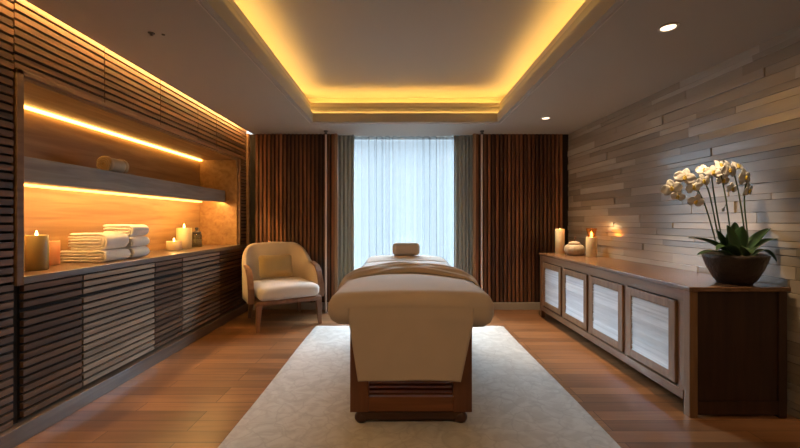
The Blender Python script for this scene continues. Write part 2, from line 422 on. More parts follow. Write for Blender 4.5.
# right wall of stone strips, a touch out of square
wr = mk('wall_right', MB().box(.022, .16, -6.9, .38, 0, H), 'stone_backing', kind='structure')
st = MB(); z = 0
while z < H:
    h = random.choice((.045, .055, .07, .08, .09)); h = min(h, H-z)
    y = -6.85 + random.uniform(-.4, 0)
    while y < 0:
        L = random.uniform(.35, 1.3); y1 = min(y+L, 0)
        d = random.choice((0, .001, .003, .004, .012))
        k0 = random.uniform(-.0025, .0025); k1 = random.uniform(-.0015, .0015); ya, yb, za, zb = max(y, -6.85)+.001, y1-.001, z+.0012, z+h-.0012
        st.add([(-d-k0-k1,ya,za),(.03,ya,za),(.03,yb,za),(-d+k0-k1,yb,za),(-d-k0+k1,ya,zb),(.03,ya,zb),(.03,yb,zb),(-d+k0+k1,yb,zb)],
              [(0,3,2,1),(4,5,6,7),(0,1,5,4),(1,2,6,5),(2,3,7,6),(3,0,4,7)]); y += L
    z += h
mk('stone_cladding', st, 'stone', wr, bevel=.0015)
wr.location = (XR+.01, YB, 0); wr.rotation_euler[2] = math.atan2(.14, 3.1)

# ------------------------------------------------------------------ curtains
def drape(name, x0, x1, y, waves, amp, mat, label, cat, group, seed, taper=.0, dark=0):
    rnd = random.Random(seed); ph = [rnd.uniform(0, 6.28) for _ in range(4)]
    def fn(u, v):
        z = .012+(H-.02)*v
        w = 2*PI*waves*u + .5*math.sin(5*u+ph[0])+.12*math.sin(3*v+9*u)
        a = amp*(.75+.25*math.sin(7*u+ph[1]))*(1-.25*v)
        yy = y + a*math.sin(w) + .3*a*math.sin(2.3*w+ph[2]+.6*v)
        xx = x0+(x1-x0)*u + .25*a*math.cos(w)
        return (xx, yy, z)
    o = mk(name, MB().grid(int(waves*14), 24, fn), mat, origin=((x0+x1)/2, y, .012), smooth=True, fix=False, solid=.003 if mat != 'sheer' else 0)
    return tag(o, label, cat, group)
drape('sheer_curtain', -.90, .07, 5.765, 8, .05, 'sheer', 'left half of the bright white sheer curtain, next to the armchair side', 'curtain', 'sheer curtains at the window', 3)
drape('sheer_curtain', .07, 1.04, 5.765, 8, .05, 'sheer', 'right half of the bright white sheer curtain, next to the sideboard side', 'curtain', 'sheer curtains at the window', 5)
drape('grey_drape', -.945, -.70, 5.695, 4, .03, 'grey_drape', 'grey floor-length drape at the window edge nearer the armchair', 'curtain', 'grey drapes at the window', 7)
drape('grey_drape', .815, 1.10, 5.695, 5, .03, 'grey_drape', 'grey floor-length drape at the window edge nearer the sideboard', 'curtain', 'grey drapes at the window', 9)

# slim metal poles in front of the slats
for X, lab in ((-1.075, 'slim metal floor-to-ceiling pole behind the armchair'), (1.19, 'slim metal floor-to-ceiling pole between the window and the sideboard')):
    t = thing('curtain_pole', lab, 'pole', (X, 5.44, 0), 'slim poles beside the window')
    mk('pole', MB().lathe([(.014, .012), (.014, H-.05)], (X, 5.44, 0), 12), 'pole_paint', t, smooth=False)
    mk('base_plate', MB().lathe([(.03, 0), (.03, .008), (.014, .014)], (X, 5.44, 0), 20), 'metal', t)
    mk('ceiling_bracket', MB().lathe([(.012, H-.055), (.022, H-.05), (.022, H-.035), (.012, H-.03), (.030, H-.012), (.030, H)], (X, 5.44, 0), 20), 'dark_metal', t)

# ------------------------------------------------------------------ rug
def rugfn(p):
    return (p.x + .004*math.sin(p.y*23), p.y+.004*math.sin(p.x*19), p.z)
RX0, RX1, RY1 = -1.06, 1.29, 4.70
o = mk('rug', MB().rbox(RX0, RX1, .2, RY1, .0, .014, .006, 20, rugfn), 'rug_pile', origin=(.1, 2.4, 0), smooth=True)
rg = o
tag(o, 'large pale grey distressed rug under the massage table', 'rug')
b = MB(); b.box(RX0+.02, RX1-.02, RY1, RY1+.025, .001, .008)
mk('fringe', b, 'towel', rg)

# ------------------------------------------------------------------ massage table
TX = .072; ty0, ty1 = 2.44, 4.62
mt = thing('massage_table', 'wooden massage table with slatted lower shelf, standing on the pale rug', 'massage table', (TX, ty0, .014))
for sx in (-1, 1):
    for yy in (ty0, ty1-.25):
        a = TX+sx*.397; b_ = TX+sx*.277
        mk('leg', MB().box(min(a, b_), max(a, b_), yy, yy+.07, .085, .70), 'table_wood', mt, bevel=.003)
    a = TX+sx*.385; b_ = TX+sx*.345
    mk('side_rail', MB().box(min(a, b_), max(a, b_), ty0+.07, ty1-.25, .12, .20), 'table_rail', mt, bevel=.003)
    mk('apron', MB().box(min(a, b_), max(a, b_), ty0+.07, ty1-.25, .60, .69), 'table_rail', mt, bevel=.003)
for yy in (ty0+.004, ty1-.25+.02):
    mk('end_rail', MB().box(TX-.277, TX+.277, yy, yy+.035, .088, .182), 'table_rail', mt, bevel=.003)
    mk('end_apron', MB().box(TX-.277, TX+.277, yy, yy+.035, .60, .69), 'table_rail', mt, bevel=.003)
    fb = MB().box(TX-.33, TX+.33, yy-.004, yy+.06, .035, .084)
    mk('foot_bar', fb, 'table_dark', mt, bevel=.006)
    for sx in (-1, 1):
        mk('foot', MB().lathe([(.02, .0145), (.036, .018), (.046, .035), (.046, .052), (.034, .07), (.025, .084)], (TX+sx*.325, yy+.028, 0), 20), 'table_dark', mt, smooth=True)
yy = ty0+.06; k = 0
while yy < ty1-.3:
    if True:
        mk('shelf_slat', MB().box(TX-.345, TX+.345, yy, yy+.036, .165, .185), 'table_slat', mt, bevel=.002)
    yy += .072
def crown(p):
    z = p.z; 
    q = max(0, 1-((p.x-TX)/.53)**2)
    if p.z > .74: z += .022*q
    if p.y > 4.0 and p.z > .74: z += .045*min(1, (p.y-4.0)/.4)
    w = 1-.10*max(0, (p.y-3.6))
    return (TX+(p.x-TX)*w, p.y, z)
mk('mattress', MB().rbox(TX-.50, TX+.50, ty0+.02, ty1, .70, .835, .06, 18, crown), 'mattress', mt, smooth=True)

# cushion cover over the head end, sheet, blanket
def crown2(p):
    x, y, z = crown(p)
    z += .003*math.sin(9*y+4*x) + .002*math.sin(23*x)
    return (x, y, z)
o = mk('head_cover', MB().rbox(TX-.515, TX+.515, 4.14, ty1+.012, .715, .850, .06, 18, crown2), 'cushion_cover', origin=(TX, 4.4, .72), smooth=True)
tag(o, 'beige cover stretched over the far head end of the massage table', 'cover')
o = mk('top_sheet', MB().rbox(TX-.523, TX+.523, 3.0, 4.22, .705, .846, .06, 20, crown2), 'sheet', origin=(TX, 3.6, .71), smooth=True)
tag(o, 'pale sheet smoothed over the middle of the massage table', 'sheet')

def drapefn(p):
    x, y, z = crown(p)
    s = (x-TX)
    if z < .76:                                    # loose lower hem of the sides
        t = (.76-z)/.1
        x += math.copysign(.012*t*math.sin(y*9), s) if abs(s) > .45 else 0
        z += -.02*t*(.5+.5*math.sin(y*5.3+s*3))
    z += .004*math.sin(7*y+3*s)*(1 if z > .8 else 0)
    return (x, y, z)
bl = mk('blanket', MB().rbox(TX-.545, TX+.545, ty0-.055, 3.55, .655, .856, .085, 26, drapefn), 'blanket', origin=(TX, 3.0, .66), smooth=True)
tag(bl, 'tan blanket draped over the near end of the massage table with a hanging front panel', 'blanket')
# front panel hanging over the end
def flap(u, v):
    # v: 0 at the top (on the bed) to 1 at the hem
    hw = .40 - .075*max(0, (v-.25)/.75)
    x = TX + (u-.5)*2*hw - .018*max(0, v-.25)
    if v < .25:
        a = v/.25; z = .79-.08*a; y = ty0-.050-.010*a
    else:
        t = (v-.25)/.75
        z = .71 - t*.385 - .010*abs(u-.5)*2*t
        y = ty0-.060 + .006*math.sin(u*9+1)*t - .012*t
    return (x, y, z)
mk('front_panel', MB().grid(40, 50, flap), 'blanket', bl, smooth=True, solid=.006, fix=False)
# turned-back fold arching across the bed
def sst0(a, b, x):
    t = max(0, min(1, (x-a)/(b-a))); return t*t*(3-2*t)
def foldfn(u, v):
    s = (u-.5)*2; a = abs(s)
    # arc length across the section: flat top then over the side
    if a < .84: x = s/.84*.47; z = .860 + .026*(1-(x/.53)**2)
    else:
        t = (a-.84)/.16*1.25
        x = math.copysign(.47+.070*math.sin(t), s); z = .866-.095*(1-math.cos(t))
    width = .50*(1-.30*a*a)
    yc = 3.52-.52*a**2.0
    y = yc + (v-.5)*width
    th = .016 + .022*math.sin(PI*v)**.6 + .012*math.sin(v*19+2.5*s) + .006*math.sin(34*v-4*s)
    if v < .02 or v > .98: th = -.004
    th *= 1-.55*sst0(.7, 1, a)
    n = Vector((s*.2 if a < .84 else math.copysign(.8, s), 0, 1 if a < .84 else .5)).normalized()
    return (TX+x+n.x*th, y, z+n.z*th)
mk('folded_edge', MB().grid(70, 44, foldfn), 'blanket_fold', bl, smooth=True, fix=False)

# neck roll
o = mk('neck_bolster', MB().rbox(TX-.162, TX+.162, 4.42, 4.56, .919, 1.070, .045, 12), 'bolster', origin=(TX, 4.49, .9), smooth=True)
tag(o, 'small tan neck bolster at the far head end of the massage table', 'cushion')

# ------------------------------------------------------------------ sideboard
SX, SZ = 1.955, .885
sy0, sy1 = 2.53, 5.24; SR = 2.535; SN = 2.625
sb = thing('sideboard', 'long brown wooden sideboard with four white louvred doors along the stone wall', 'sideboard', ((SX+SR)/2, (sy0+sy1)/2, 0))
mk('top', MB().add([(SX-.012,sy0-.015,SZ-.03),(SN,sy0-.015,SZ-.03),(SR,sy1+.015,SZ-.03),(SX-.012,sy1+.015,SZ-.03),(SX-.012,sy0-.015,SZ),(SN,sy0-.015,SZ),(SR,sy1+.015,SZ),(SX-.012,sy1+.015,SZ)],[(0,3,2,1),(4,5,6,7),(0,1,5,4),(1,2,6,5),(2,3,7,6),(3,0,4,7)]), 'sideboard_top', sb, bevel=.004)
for yy in (sy0, sy1-.055):
    mk('leg', MB().box(SX, SX+.055, yy, yy+.055, 0, SZ-.03), 'sideboard_wood', sb, bevel=.003)
    e = SN-.012 if yy == sy0 else SR-.005
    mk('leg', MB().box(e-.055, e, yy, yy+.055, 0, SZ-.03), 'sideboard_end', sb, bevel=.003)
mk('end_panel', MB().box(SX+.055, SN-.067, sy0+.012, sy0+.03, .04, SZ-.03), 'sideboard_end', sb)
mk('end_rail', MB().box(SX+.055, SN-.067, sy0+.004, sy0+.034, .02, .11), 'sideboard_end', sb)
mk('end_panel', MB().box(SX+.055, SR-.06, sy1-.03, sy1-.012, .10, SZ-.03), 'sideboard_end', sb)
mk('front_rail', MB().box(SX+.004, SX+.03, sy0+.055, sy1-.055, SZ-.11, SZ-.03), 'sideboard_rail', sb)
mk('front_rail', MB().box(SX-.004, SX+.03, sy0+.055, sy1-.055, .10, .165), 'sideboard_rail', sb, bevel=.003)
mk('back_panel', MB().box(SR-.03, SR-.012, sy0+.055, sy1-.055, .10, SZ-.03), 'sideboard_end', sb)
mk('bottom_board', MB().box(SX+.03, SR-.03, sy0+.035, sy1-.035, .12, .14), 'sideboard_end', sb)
doors = [(2.655, 3.225), (3.285, 3.855), (3.915, 4.485), (4.545, 5.115)]
for a, b_ in ((sy0+.055, 2.65), (3.23, 3.28), (3.86, 3.91), (4.49, 4.54), (5.12, sy1-.055)):
    mk('front_stile', MB().box(SX+.006, SX+.03, a, b_, .165, SZ-.11), 'sideboard_wood', sb)
for i, (a, b_) in enumerate(doors):
    z0, z1, w_ = .185, .765, .065
    fr = MB(); fr.box(SX-.010, SX+.016, a, a+w_, z0, z1).box(SX-.010, SX+.016, b_-w_, b_, z0, z1)
    fr.box(SX-.0099, SX+.0159, a+w_, b_-w_, z0, z0+w_).box(SX-.0099, SX+.0159, a+w_, b_-w_, z1-w_, z1)
    dr = mk('door', fr, 'sideboard_wood', sb, bevel=.003)
    pn = MB(); z = z0+w_+.002
    pn.box(SX+.012, SX+.016, a+w_, b_-w_, z0+w_, z1-w_)
    while z < z1-w_-.008:
        h = random.uniform(.013, .018); d = random.uniform(.002, .008)
        z2 = min(z+h, z1-w_)
        z2 -= .0015
        pn.add([(SX+.012, a+w_, z), (SX-.002-d, a+w_, z), (SX+.009, a+w_, z2), (SX+.012, a+w_, z2),
                (SX+.012, b_-w_, z), (SX-.002-d, b_-w_, z), (SX+.009, b_-w_, z2), (SX+.012, b_-w_, z2)],
               [(0,1,2,3), (7,6,5,4), (0,4,5,1), (1,5,6,2), (2,6,7,3), (3,7,4,0)])
        z = z2+.0015
    q = mk('louvre_panel', pn, 'white_louver', dr); q['label'] = 'white louvred panel'

# ------------------------------------------------------------------ candles and jars
def flame_at(t, x, y, z, s=1.0, power=1.2):
    mk('wick', MB().tube([(x, y, z-.006), (x+.001, y, z+.008*s)], .0015, 6), 'wick', t)
    prof = [(.001, 0), (.0055, .006), (.0075, .013), (.006, .022), (.003, .032), (.0006, .040)]
    mk('flame', MB().lathe([(r*s, h*s) for r, h in prof], (x, y, z+.004), 12), 'flame', t, smooth=True)
def candle_prof(r, h, dish=.008):
    return [(r*.94, 0), (r, .004), (r, h-.006), (r*.96, h), (r*.85, h), (r*.7, h-dish), (.002, h-dish)]
def candle(x, y, z, r, h, mat, label, group, lit=True, s=1.0, dish=.008):
    t = thing('candle', label, 'candle', (x, y, z), group)
    mk('wax', MB().lathe(candle_prof(r, h, dish), (x, y, z), 40), mat, t, smooth=True)
    if lit: flame_at(t, x, y, z+h-dish, s)
    else: mk('wick', MB().tube([(x, y, z+h-dish-.004), (x+.001, y, z+h-dish+.014)], .0015, 6), 'wick', t)
    return t
CT = .9905
t = thing('candle', 'tall olive-gold lit candle in a cylinder holder at the near end of the worktop', 'candle', (-2.52, 2.60, CT), 'candles on the worktop')
mk('holder', MB().lathe([(.058, 0), (.063, .004), (.064, .24), (.060, .243), (.057, .236), (.057, .225), (.002, .224)], (-2.52, 2.60, CT), 44), 'holder_glass', t, smooth=True)
flame_at(t, -2.52, 2.60, CT+.226, 1.1)
candle(-2.70, 2.90, CT, .055, .185, 'wax_peach', 'shorter peach-coloured pillar candle behind the olive-gold one', 'candles on the worktop', False)
candle(-2.64, 4.38, CT, .080, .105, 'wax_cream', 'short wide cream lit candle in front of the taller cream one', 'candles on the worktop', True)
candle(-2.66, 4.62, CT, .084, .255, 'wax_cream', 'tall cream lit pillar candle at the far end of the worktop', 'candles on the worktop', True, 1.3)
t = thing('glass_jar', 'greenish glass jar with a dark stopper beside the tall cream candle', 'jar', (-2.64, 4.87, CT))
mk('jar_body', MB().lathe([(.055, 0), (.064, .008), (.064, .15), (.056, .17), (.050, .175), (.050, .18), (.046, .18), (.046, .172), (.060, .15), (.060, .012), (.002, .010)], (-2.64, 4.87, CT), 32), 'jar_glass', t, smooth=True)
mk('bath_salts', MB().lathe([(.002, .011), (.057, .013), (.057, .10), (.002, .105)], (-2.64, 4.87, CT), 28), 'ceramic', t, smooth=True)
mk('stopper', MB().lathe([(.045, .165), (.052, .182), (.052, .20), (.018, .206), (.012, .222), (.022, .238), (.016, .255), (.002, .258)], (-2.64, 4.87, CT), 28), 'dark_metal', t, smooth=True)

# right side
ST = SZ+.0005
candle(2.17, 5.09, ST, .060, .335, 'wax_cream', 'tall cream pillar candle at the far end of the sideboard', 'candles on the sideboard', True, 1.0, .035)
t = thing('candle', 'cream lit candle with a flared amber glass top, nearest the stone wall on the sideboard', 'candle', (2.40, 4.70, ST), 'candles on the sideboard')
mk('wax', MB().lathe(candle_prof(.064, .245), (2.40, 4.70, ST), 40), 'wax_cream', t, smooth=True)
mk('glass_collar', MB().lathe([(.040, .235), (.042, .25), (.062, .35), (.064, .352), (.060, .35), (.040, .25), (.038, .238)], (2.40, 4.70, ST), 40, cap=False), 'amber_glass', t, smooth=True)
flame_at(t, 2.40, 4.70, ST+.238, 1.9)
t = thing('lidded_jar', 'squat beige ribbed jar with a small lid, between the two sideboard candles', 'jar', (2.275, 4.89, ST))
ribs = MB()
prof = [(.001, 0), (.08, .0), (.110, .02), (.127, .055), (.128, .085), (.115, .115), (.095, .135), (.06, .143), (.001, .145)]
n = 48; vs = []; fs = []
for r, z in prof:
    for i in range(n):
        a = 2*PI*i/n; q = 1+.035*math.cos(a*12)
        vs.append((2.275+r*q*math.cos(a), 4.89+r*q*math.sin(a), ST+z))
for j in range(len(prof)-1):
    for i in range(n):
        k = (i+1) % n; fs.append((j*n+i, j*n+k, (j+1)*n+k, (j+1)*n+i))
mk('jar_body', ribs.add(vs, fs), 'ceramic', t, smooth=True, subs=1)
ld = mk('lid', MB().lathe([(.070, .140), (.075, .150), (.060, .168), (.03, .178), (.006, .18)], (2.275, 4.89, ST), 32), 'ceramic', t, smooth=True)
mk('knob', MB().tube([(2.275, 4.89, ST+.176), (2.278, 4.89, ST+.20), (2.29, 4.89, ST+.222), (2.283, 4.89, ST+.238), (2.270, 4.89, ST+.232)], [.009, .006, .007, .007, .004], 8), 'chair_wood', ld, smooth=True)

# ------------------------------------------------------------------ towels
def folded(x0, x1, y0, y1, z0, z1, layers, label, group, seed, mat='towel'):
    """nested folds, closed on the room side, layered edges towards the near end"""
    rnd = random.Random(seed); mb = MB()
    h = z1-z0; zc = (z0+z1)/2; th = h/(2*layers)
    L = x1-x0
    for k in range(layers):
        ro = h/2-k*th; ri = ro-th*.90
        if ri < 0: ri = .0015
        back = x0 + rnd.uniform(0, .018) + (0 if k else -.0)
        xc = x1-h/2
        path = []
        nb = 12
        for i in range(nb): path.append((back+(xc-back)*i/nb, -1, 0))
        for i in range(13):
            a = -PI/2+PI*i/12; path.append((xc, math.sin(a), math.cos(a)))
        for i in range(1, nb+1): path.append((xc+(back-xc)*i/nb, 1, 0))
        ny = 9; vs = []
        j0 = rnd.uniform(-.008, .006); j1 = rnd.uniform(-.006, .006)
        for jj in range(ny):
            v = jj/(ny-1); e = min(v, 1-v)
            squeeze = 1-.18*max(0, 1-e/.10)**2
            yy = (y0+j0)+((y1+j1)-(y0+j0))*v
            for (x, sn, cs) in path:
                for r in (ro, ri):
                    mid = (ro+ri)/2; rr = mid+(r-mid)*squeeze
                    nz = noise.noise(Vector((x*9+seed, yy*9, k*3.1+sn)))*.006
                    vs.append((x+cs*rr*1.0, yy, zc+sn*rr+nz*(0.6 if abs(sn) > .5 else .3)))
        P = len(path); fs = []
        def idx(jj, p, s): return (jj*P+p)*2+s
        for jj in range(ny-1):
            for p in range(P-1):
                fs.append((idx(jj,p,0), idx(jj,p+1,0), idx(jj+1,p+1,0), idx(jj+1,p,0)))
                fs.append((idx(jj,p,1), idx(jj+1,p,1), idx(jj+1,p+1,1), idx(jj,p+1,1)))
            for p in (0, P-1):
                fs.append((idx(jj,p,0), idx(jj+1,p,0), idx(jj+1,p,1), idx(jj,p,1)))
        for jj in (0, ny-1):
            for p in range(P-1):
                fs.append((idx(jj,p,0), idx(jj,p,1), idx(jj,p+1,1), idx(jj,p+1,0)))
        mb.add(vs, fs)
    lo = min(p[2] for p in mb.v)
    mb.v = [(p[0], p[1], p[2]-lo+z0) if lo < z0 else p for p in mb.v]
    o = mk('folded_towel', mb, mat, origin=((x0+x1)/2, (y0+y1)/2, z0), smooth=True)
    q = o.modifiers.new('sub', 'SUBSURF'); q.levels = 1; q.render_levels = 1
    return tag(o, label, 'towel', group)
g1 = 'folded towels in the wide stack'; g2 = 'folded towels in the tall stack'
folded(-2.80, -2.40, 3.06, 3.35, CT, CT+.0945, 2, 'bottom white towel of the wide stack beside the peach candle', g1, 1)
folded(-2.74, -2.405, 3.075, 3.345, CT+.099, CT+.236, 3, 'thick white towel on top of the wide stack beside the peach candle', g1, 2)
folded(-2.70, -2.40, 3.385, 3.61, CT, CT+.100, 2, 'bottom white towel of the tall stack of three', g2, 3)
folded(-2.70, -2.40, 3.385, 3.61, CT+.101, CT+.195, 2, 'middle white towel of the tall stack of three', g2, 4)
folded(-2.70, -2.405, 3.38, 3.605, CT+.200, CT+.305, 2, 'top white towel of the tall stack of three', g2, 5)

# rolled towel on the shelf
t = thing('rolled_towel', 'small tan rolled towel standing alone on the floating shelf', 'towel', (-2.60, 3.43, 1.7605))
def roll(name, y0, y1, R, mat, spiral=True):
    mb = MB(); n = 40
    mb.lathe([(.001, 0), (R*.9, 0), (R, .008), (R, y1-y0-.008), (R*.9, y1-y0), (.001, y1-y0)], (0, 0, 0), n, cap=False)
    mb.xform(Matrix.Translation((-2.60, y0, 1.7605+.072)) @ Matrix.Rotation(-PI/2, 4, 'X'))
    return mk(name, mb, mat, t, smooth=True)
roll('roll', 3.30, 3.50, .066, 'rolled')
roll('band', 3.29, 3.33, .072, 'rolled_band'); roll('band', 3.47, 3.51, .072, 'rolled_band')
sp = [(-2.60+(.012+.052*i/60)*math.cos(i*.32), 3.288, 1.8325+(.012+.052*i/60)*math.sin(i*.32)) for i in range(60)]
mk('spiral_edge', MB().tube(sp, .004, 6), 'rolled', t, smooth=True)

# ------------------------------------------------------------------ armchair
def place(ob_list): pass
ac = thing('armchair', 'beige curved armchair with a wooden base and pale seat, in the left corner', 'armchair', (-1.60, 4.98, 0), rz=0)
AR = math.radians(32)
ORG[ac.name] = (0, 0, 0)       # children are modelled around the origin, front towards -Y
W2, D2 = .400, .36
def plan(s, off=0):
    """U plan of the shell, s in -1..1; returns position and outward normal"""
    r = .24
    a = abs(s); sg = math.copysign(1, s) if s else 1
    # segments: back half width, corner, side
    Lb = W2-r; Lc = r*PI/2; Ls = 2*D2-r-.10
    T = Lb+Lc+Ls; d = a*T
    if d < Lb: p = Vector((sg*d, D2)); nn = Vector((0, 1))
    elif d < Lb+Lc:
        t = (d-Lb)/r; p = Vector((sg*(Lb+r*math.sin(t)), D2-r+r*math.cos(t))); nn = Vector((sg*math.sin(t), math.cos(t)))
    else:
        q = d-Lb-Lc; p = Vector((sg*(W2), D2-r-q)); nn = Vector((sg, 0))
    return p, nn, d/T, T
def sst(a, b, x):
    t = max(0, min(1, (x-a)/(b-a))); return t*t*(3-2*t)
def ztop(a):
    z = 1.03 - .01*sst(0, .24, a) - .27*sst(.24, .62, a) - .03*sst(.62, .85, a)
    if a > .80: z -= .26*((a-.80)/.20)**2.2
    return z
ns = 73; nr = 14
def shell_pt(s, k):
    p, nn, a, T = plan(s)
    zb = .325; zt = ztop(abs(s)); th = .032
    # profile k around: outer bottom -> outer top -> rounded -> inner top -> inner bottom
    lean = .10*(1-sst(.25, .6, abs(s)))
    def at(z, o):
        h = (z-zb)/(1.0-zb); q = p+nn*(o+ lean*h*.8 + .015)
        if abs(s) > .8: q = q
        return (q.x, q.y, z)
    m = nr//2
    if k < 5: return at(zb+(zt-th-zb)*k/4, th)
    if k < 10:
        aa = PI*(k-4)/6; return at(zt-th+th*math.sin(aa), th*math.cos(aa))
    return at(zt-th-(zt-th-zb)*(k-10)/4, -th)
K = 15
vs = []; fs = []
for i in range(ns):
    s = -1+2*i/(ns-1)
    for k in range(K): vs.append(shell_pt(s, k))
for i in range(ns-1):
    for k in range(K-1): fs.append((i*K+k, (i+1)*K+k, (i+1)*K+k+1, i*K+k+1))
    fs.append((i*K+K-1, (i+1)*K+K-1, (i+1)*K, i*K))
fs.append(tuple(range(K))); fs.append(tuple((ns-1)*K+k for k in range(K)))
mk('backrest', MB().add(vs, fs), 'chair_fabric', ac, smooth=True)
# wooden edging on the arm fronts, running down into the front legs
for sg in (-1, 1):
    pts = []
    for a in (.64, .70, .76, .80, .84, .88, .91, .94, .965, .985, 1.0):
        p, nn, _, T = plan(sg*a); z = ztop(a)
        q = p + nn*.020
        pts.append(Vector((q.x, q.y-.012*(a > .9), z+.004)))
    e = pts[-1]
    pts += [Vector((e.x, e.y-.010, zz)) for zz in (.50, .44, .38, .33)]
    rr = [.012+.022*min(1, i/6) for i in range(len(pts))]
    tr = MB(); vs = []; fs = []
    for i, p in enumerate(pts):
        d = (pts[min(i+1, len(pts)-1)]-pts[max(0, i-1)]).normalized()
        nrm = Vector((1, 0, 0)); bn = d.cross(nrm).normalized()
        w_ = .034; t_ = .012
        for (cx, cy) in ((-1, -1), (1, -1), (1, 1), (-1, 1)):
            vs.append(p+nrm*w_*cx*(.8+.2*min(1, i/5))+bn*t_*cy)
    for i in range(len(pts)-1):
        for k in range(4):
            l = (k+1) % 4; fs.append((i*4+k, i*4+l, (i+1)*4+l, (i+1)*4+k))
    fs.append((0,1,2,3)); fs.append(tuple((len(pts)-1)*4+k for k in range(4)))
    mk('arm_edging', tr.add(vs, fs), 'chair_wood', ac, bevel=.004)
def legm(x, y, dx, dy, top=.335, r0=.037, r1=.019):
    mb = MB(); 
    v = []
    for (z, r, q) in ((0, r1, 1), (.18, (r0+r1)/2, .45), (top, r0, 0)):
        cx, cy = x+dx*q, y+dy*q
        v += [(cx-r, cy-r, z), (cx+r, cy-r, z), (cx+r, cy+r, z), (cx-r, cy+r, z)]
    f = [(0,3,2,1), (8,9,10,11)]
    for j in (0, 1):
        for k in range(4):
            l = (k+1) % 4; f.append((j*4+k, j*4+l, j*4+4+l, j*4+4+k))
    return mb.add(v, f)
for sx in (-1, 1):
    mk('leg', legm(sx*.350, -.350, sx*.02, -.02), 'chair_wood', ac, bevel=.006)
    mk('leg', legm(sx*.300, .300, sx*.03, .05), 'chair_wood', ac, bevel=.006)
mk('seat_frame', MB().rbox(-.385, .385, -.390, .33, .305, .365, .018, 8), 'chair_wood', ac, smooth=True)
mk('seat_cushion', MB().rbox(-.358, .358, -.42, .30, .366, .520, .055, 14, lambda p: (p.x, p.y, p.z+(.018*(1-(p.x/.34)**2) if p.z > .45 else 0))), 'seat_fabric', ac, smooth=True)
ac.rotation_euler[2] = AR; ac.scale = (1.05, 1.05, 1.0); ac.location = (-1.575, 5.0, 0)
# throw pillow, in chair space then turned with it
def pil(p):
    ex = abs(p.x)/.22; ez = abs(p.z)/.15
    f_ = max(.12, (1-ex**3.5))*max(.12, (1-ez**3.5))
    return (p.x*(1+.05*ez**4), p.y*f_**.5, p.z*(1+.06*ex**4))
pm = MB().rbox(-.22, .22, -.065, .065, -.15, .15, .05, 14, pil)
M = Matrix.Translation((-1.575, 5.0, 0)) @ Matrix.Rotation(AR, 4, 'Z') @ Matrix.Translation((-.03, .20, .715)) @ Matrix.Rotation(math.radians(-14), 4, 'X')
pm.xform(M)
o = mk('throw_pillow', pm, 'pillow', origin=tuple(M.translation), smooth=True)
tag(o, 'olive-tan rectangular pillow leaning in the beige armchair', 'pillow')

# ------------------------------------------------------------------ orchid
OC = Vector((2.39, 2.68, SZ+.0005))
orch = thing('potted_orchid', 'white orchid with many blooms in a dark bowl on the near end of the sideboard', 'plant', tuple(OC))
R0 = .188
mk('bowl', MB().lathe([(.085, 0), (.10, .004), (.128, .045), (.158, .11), (.180, .175), (R0, .205), (R0-.006, .209), (R0-.014, .204), (.160, .16), (.002, .155)], OC, 48), 'bowl_glaze', orch, smooth=True)
mk('soil', MB().lathe([(.002, .150), (.158, .158), (.168, .182), (.14, .192), (.08, .198), (.002, .200)], OC, 36), 'soil', orch, smooth=True)
YO = OC.y
def P(u, v, dy=0): return px(u, v, YO+dy)
def leaf(base, tip, w, arch, twist=0, side=None):
    ax = side
    base, tip = Vector(base), Vector(tip); d = tip-base
    side = Vector(ax).normalized() if ax else d.cross(Vector((0, 0, 1))).normalized()
    if twist: side = (side*math.cos(twist)+Vector((0, 0, 1))*math.sin(twist)).normalized()
    up = side.cross(d).normalized()
    if up.z < 0: up = -up
    def fn(u, v):
        t = v; ww = 1.35*w*(math.sin(PI*min(1, t*.93+.07))**.65)*(1-.25*t)
        s = (u-.5)*2
        p = base+d*t+Vector((0, 0, 1))*arch*4*t*(1-t)*.9
        return p+side*ww*s+up*(abs(s)**1.5)*ww*.35
    mk('leaf', MB().grid(9, 16, fn), 'leaf', orch, smooth=True, solid=.003, fix=False)
cb = OC+Vector((0, 0, .195))
leaf(cb+Vector((-.04, -.02, 0)), P(688, 238, -.05), .034, .035)
leaf(cb+Vector((-.06, -.04, 0)), P(697, 255, -.10), .030, .03)
leaf(cb+Vector((-.02, -.05, 0)), P(716, 250, -.15), .034, .05)
leaf(cb+Vector((.05, -.02, 0)), P(771, 228, .03), .034, .03)
leaf(cb+Vector((.06, -.03, 0)), P(780, 240, -.03), .030, .045)
leaf(cb+Vector((.08, -.05, 0)), P(777, 262, -.10), .036, .06)
leaf(cb+Vector((.03, -.06, 0)), P(752, 254, -.18), .034, .05)
leaf(cb+Vector((-.05, .02, 0)), P(716, 230, -.02), .036, .02, side=(1, .5, .2))
leaf(cb+Vector((-.02, -.02, 0)), P(727, 225, -.03), .046, .01, side=(1, .3, 0))
leaf(cb+Vector((.02, -.01, 0)), P(742, 226, -.03), .044, .01, side=(1, -.4, 0))
leaf(cb+Vector((-.03, .03, 0)), P(735, 222, .05), .046, .01, side=(1, 0, 0))
def bez(pts, n=16):
    out = []
    for i in range(n+1):
        t = i/n; q = [Vector(p) for p in pts]
        while len(q) > 1: q = [q[j].lerp(q[j+1], t) for j in range(len(q)-1)]
        out.append(q[0])
    return out
def stem(pts, r=.0045):
    mk('flower_stem', MB().tube(bez(pts), r, 8), 'stem', orch, smooth=True)
stem([P(716, 243), P(706, 205, .0), P(699, 178, -.03), P(684, 172, -.05), P(671, 188, -.06)])
stem([P(719, 240), P(711, 205), P(709, 172), P(698, 172, -.03), P(692, 184, -.04)])
stem([P(722, 240, .03), P(715, 205, .03), P(712, 182, .02), P(711, 170, .0)])
stem([P(731, 238, .04), P(727, 205, .04), P(724, 180, .02), P(717, 165, .0)])
stem([P(746, 243), P(741, 205), P(737, 178), P(732, 160, -.02), P(726, 166, -.03)])
stem([P(748, 238, .05), P(744, 205, .04), P(741, 190, .03), P(749, 180, .02), P(747, 174, .02)])
